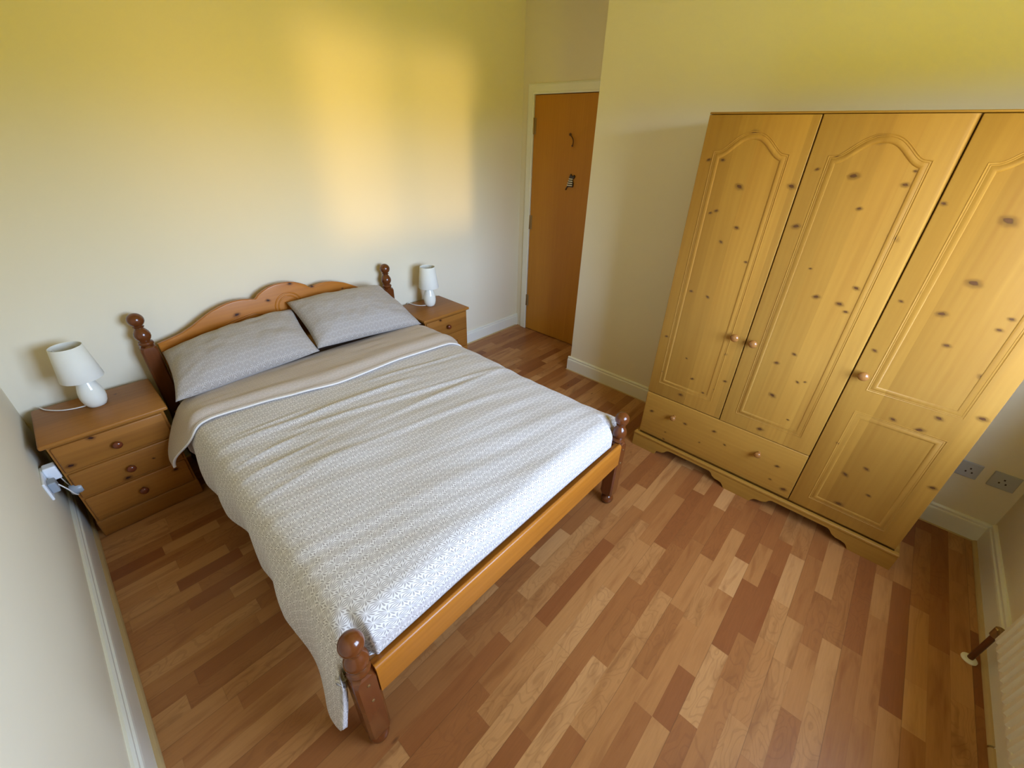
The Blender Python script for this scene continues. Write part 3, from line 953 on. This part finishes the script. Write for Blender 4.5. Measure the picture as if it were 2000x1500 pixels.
LX, LY = .252, -.178
lamp(LX, LY, 'small cream table lamp on the cabinet next to the left wall', [(LX - .036, LY + .006, NZ + .006), (LX - .075, LY + .016, NZ + .004), (LX - .12, LY + .040, NZ + .0035), (LX - .165, LY + .090, NZ + .004), (LX - .185, NY1 + .012, NZ + .002), (LX - .188, NY1 + .018, NZ - .03), (LX - .19, NY1 + .02, NZ - .14)])
LX, LY = 2.180, -.172
lamp(LX, LY, 'small cream table lamp on the cabinet nearer the door', [(LX - .034, LY + .008, NZ + .006), (LX - .060, LY + .030, NZ + .004), (LX - .085, LY + .07, NZ + .0035), (LX - .10, NY1 + .018, NZ + .003), (LX - .103, NY1 + .032, NZ - .02), (LX - .104, NY1 + .034, NZ - .12)])

# ------------------------------------------------------------------ socket with plugs on the left wall
s = thing('wall_socket', 'white double socket with plugs and looped cable on the left wall', 'socket', (0, -.42, .39), None)
b = B(); box(b, 0, .009, -.498, -.352, .345, .431, .004, 3); obj('faceplate', b, M_plastic, s)
b = B(); box(b, .009, .050, -.400, -.355, .375, .440, .006, 3); obj('adapter_plug', b, M_plastic, s)
b = B(); box(b, .009, .034, -.478, -.430, .362, .412, .006, 3); obj('plug', b, M_grey, s)
b = B(); lathe(b, [(.0005, 0), (.020, 0), (.024, .005), (.025, .030), (.021, .038), (.0005, .040)], .045, -.395, .300, 24, 'x'); obj('round_plug', b, M_grey, s, 40)
b = B(); tube(b, smooth_path([(.034, -.454, .385), (.048, -.450, .345), (.055, -.432, .300), (.060, -.402, .272), (.055, -.370, .285), (.045, -.365, .325), (.040, -.374, .372)], 6), .0025, 8); obj('cable', b, M_cable, s, 60)

# ------------------------------------------------------------------ wardrobe
WXF, WY0, WD1, WD2, WY1, WZT, WZB, WZD = 2.468, -1.883, -2.305, -2.736, -3.181, 1.806, .108, .397
XB = XR - .024
wd = thing('wardrobe', 'tall three-door knotty pine wardrobe with one wide drawer', 'wardrobe', ((WXF + XB) / 2, (WY0 + WY1) / 2, 0))
b = B(); box(b, WXF + .022, XB, WY1 + .002, WY0 - .002, .085, WZT - .008, .002); obj('body', b, M_wz, wd)
b = B(); box(b, WXF + .004, XB, WY1, WY0, WZT - .008, WZT, .003, 3); obj('top', b, M_wy, wd, 40)
b = B(); box(b, WXF + .0195, WXF + .0225, WY1 + .006, WY0 - .006, .11, WZT - .018); obj('inner_edge', b, M_dark, wd)
# plinth with shaped cut-outs
PF = WXF - .020
def ogee(y0, y1, h0, h1):     # from foot corner (y0, h0) up to (y1, h1)
    o = []
    for k in range(9):
        t = k / 8
        o.append((lerp(y0, y1, t), h0 + (h1 - h0) * (0.5 - 0.5 * math.cos(PI * t)) if 0 < t < 1 else (h0 if t == 0 else h1)))
    return o
zc = .068
pl = [(-1.866, 0), (-2.020, 0)] + [(-2.022, .018), (-2.030, .028), (-2.044, .032), (-2.062, .034), (-2.076, .044), (-2.088, .060), (-2.102, zc)]
pl += [(-2.346, zc), (-2.358, .060), (-2.368, .044), (-2.386, .034), (-2.408, .032), (-2.424, .026), (-2.436, .012), (-2.440, 0), (-2.582, 0), (-2.586, .012), (-2.598, .026), (-2.614, .032), (-2.636, .034), (-2.654, .044), (-2.664, .060), (-2.676, zc)]
pl += [(-2.930, zc), (-2.942, .060), (-2.954, .044), (-2.974, .034), (-2.998, .032), (-3.016, .026), (-3.028, .012), (-3.032, 0), (-3.198, 0)]
pl += [(-3.198, .096), (-1.866, .096)]
b = B(); prism(b, pl, 'x', PF, PF + .020, .0)
box(b, PF - .002, PF + .022, -3.200, -1.864, .084, .100, .004, 3)
box(b, PF + .019, XB, -1.885, -1.866, 0, .096); box(b, PF + .019, XB, -3.198, -3.180, 0, .096)
obj('plinth', b, M_wy, wd, 30)

GAP = .0018
BP = [(-.017, -.001), (-.016, .0010), (-.0140, .0012), (-.013, .0001), (-.0105, .0001), (-.009, .0012), (-.007, .0011), (-.006, .0002), (-.0035, .0012), (.002, .0034), (.008, .0034), (.012, .0016), (.0145, -.001)]


def panel_path(ya, yb, zb, zs, zp):
    """arched panel outline: ya > yb, base zb, shoulders zs, peak zp"""
    yc = (ya + yb) / 2; w = (ya - yb) / 2
    top = []
    for k in range(21):
        t = -1 + 2 * k / 20
        a = abs(t)
        if a > .97: zz = zs
        else:
            zz = zs + (zp - zs) * (.5 + .5 * math.cos(PI * (a / .97) ** 1.25))
        top.append((yc - w * t, zz))
    # top runs from ya (t=-1) to yb
    pts = [(ya, zb)] + [(y_, z_) for y_, z_ in top] + [(yb, zb)]
    return [Vector((WXF, y_, z_)) for y_, z_ in pts]


def w_door(y0, y1, z0, z1, panels, ky, kz, knots, bevel_right=False):
    b = B()
    if bevel_right:      # chamfer shaped to catch window light as a bright strip, wider upwards
        L_ = []
        for zz, cw in ((z0, .004), (z1, .024)):
            ya, yb = y0 - GAP, y1 + GAP
            L_.append([b.verts.new(p) for p in ((WXF + .003, ya, zz), (WXF, ya - .003, zz), (WXF, yb + cw, zz), (WXF + .002, yb + cw * .45, zz), (WXF + .008, yb, zz), (WXF + .019, yb, zz), (WXF + .019, ya, zz))])
        for k in range(7): b.faces.new((L_[0][k], L_[0][(k + 1) % 7], L_[1][(k + 1) % 7], L_[1][k]))
        b.faces.new(L_[0]); b.faces.new(L_[1]); bmesh.ops.recalc_face_normals(b, faces=b.faces[:])
    else:
        box(b, WXF, WXF + .019, y1 + GAP, y0 - GAP, z0, z1, .0035, 3)
    o = obj('door', b, M_wz, wd, 20)
    add_knots(o, knots, M_wk, 'x', WXF)
    for ya, yb, zb, zs, zp in panels:
        if zp:
            pts = panel_path(ya, yb, zb, zs, zp)
        else:
            pts = [Vector((WXF, ya, zb)), Vector((WXF, ya, zs)), Vector((WXF, yb, zs)), Vector((WXF, yb, zb))]
        b = B(); sweep(b, pts, BP, True, Vector((-1, 0, 0)))
        obj('panel_moulding', b, M_wz, o, 50)
    b = B()
    lathe(b, [(.010, .002), (.009, -.006), (.0085, -.012), (.013, -.015), (.0185, -.021), (.0195, -.027), (.016, -.033), (.009, -.0365), (.0005, -.038)], WXF, ky, kz, 28, 'x')
    obj('knob', b, M_wknob, o, 50)
    return o


ZTD = WZT - .010
w_door(WY0, WD1, WZD + .004, ZTD, [(-1.955, -2.222, .497, 1.648, 1.722)], -2.258, .876, WK1)
w_door(WD1, WD2, WZD + .004, ZTD, [(-2.385, -2.658, .491, 1.648, 1.722)], -2.343, .872, WK2, True)
w_door(WD2, WY1, WZB, ZTD, [(-2.822, -3.096, .822, 1.648, 1.722), (-2.822, -3.096, .190, .686, None)], -2.776, .871, WK3)
b = B(); box(b, WXF, WXF + .019, WD2 + GAP, WY0 - GAP, WZB, WZD - .001, .006, 4)
dr = obj('drawer', b, M_wy, wd, 40)
add_knots(dr, WKD, M_wk, 'x', WXF)
for ky in (-2.074, -2.536):
    b = B(); lathe(b, [(.010, .002), (.009, -.006), (.0085, -.012), (.0115, -.015), (.0155, -.021), (.0165, -.027), (.013, -.032), (.007, -.035), (.0005, -.036)], WXF, ky, .302, 28, 'x')
    obj('knob', b, M_wknob, dr, 50)

# sockets low on the wall beyond the wardrobe
def wsock(y0, y1, label, slots):
    t = thing('wall_socket', label, 'socket', (XR, (y0 + y1) / 2, .36))
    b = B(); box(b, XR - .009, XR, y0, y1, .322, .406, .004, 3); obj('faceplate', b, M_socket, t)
    for yy in slots:
        b = B()
        for (a, c) in ((0, .012), (-.011, -.008), (.011, -.008)):
            box(b, XR - .0095, XR - .0085, yy + a - .003, yy + a + .003, .362 + c - .004, .362 + c + .004)
        obj('pin_holes', b, M_black, t)
wsock(-3.372, -3.226, 'white double socket tinted grey for shade, low on the wall, right beside the wardrobe edge', (-3.262, -3.336))
wsock(-3.500, -3.408, 'white single socket tinted grey for shade, low on the wall, nearest the radiator corner', (-3.452,))

# ------------------------------------------------------------------ radiator under the window
rd = thing('radiator', 'cream ribbed radiator hanging under the window', 'radiator', (1.5, YL + .05, .19))
b = B()
x, y0, y1 = 1.0, YL + .045, YL + .088
prof = []
px, pitch = 1.00, .0400
front = []
while px < 2.105:
    front += [(px, y1 - .010), (px + .008, y1 - .010), (px + .014, y1), (px + .030, y1), (px + .036, y1 - .010)]
    px += pitch
front = [(u, v) for u, v in front if u <= 2.112]
zA, zB = .205, .765
for (z0_, z1_) in ((zA, zB),):
    prism(b, front + [(front[-1][0], y0), (1.0, y0)], 'z', z0_, z1_)
box(b, .985, front[-1][0] + .012, y0, y1 - .006, .190, .212, .005, 3)
box(b, .985, front[-1][0] + .012, y0, y1 - .006, .758, .782, .005, 3)
obj('panel', b, M_rad, rd, 30)
b = B()
box(b, 1.95, 1.98, YL + .001, y0 + .002, .30, .34)
obj('wall_bracket', b, M_rad, rd)
b = B(); tube(b, [(2.175, YL + .066, 0), (2.175, YL + .066, .10), (2.175, YL + .066, .165)], .0095, 14)
obj('pipe', b, M_copper, rd, 60, label='brown painted copper pipe rising from the floor')
b = B(); lathe(b, [(.011, 0), (.024, .0), (.024, .004), (.018, .009), (.011, .010)], 2.175, YL + .066, 0, 24); obj('pipe_collar', b, M_trim, rd, 30)
b = B()
lathe(b, [(.012, .160), (.015, .162), (.015, .200), (.011, .204)], 2.175, YL + .066, 0, 16)
tube(b, [(2.175, YL + .066, .195), (2.15, YL + .066, .200), (front[-1][0], YL + .066, .200)], .010, 12)
obj('valve', b, M_brass, rd, 40)
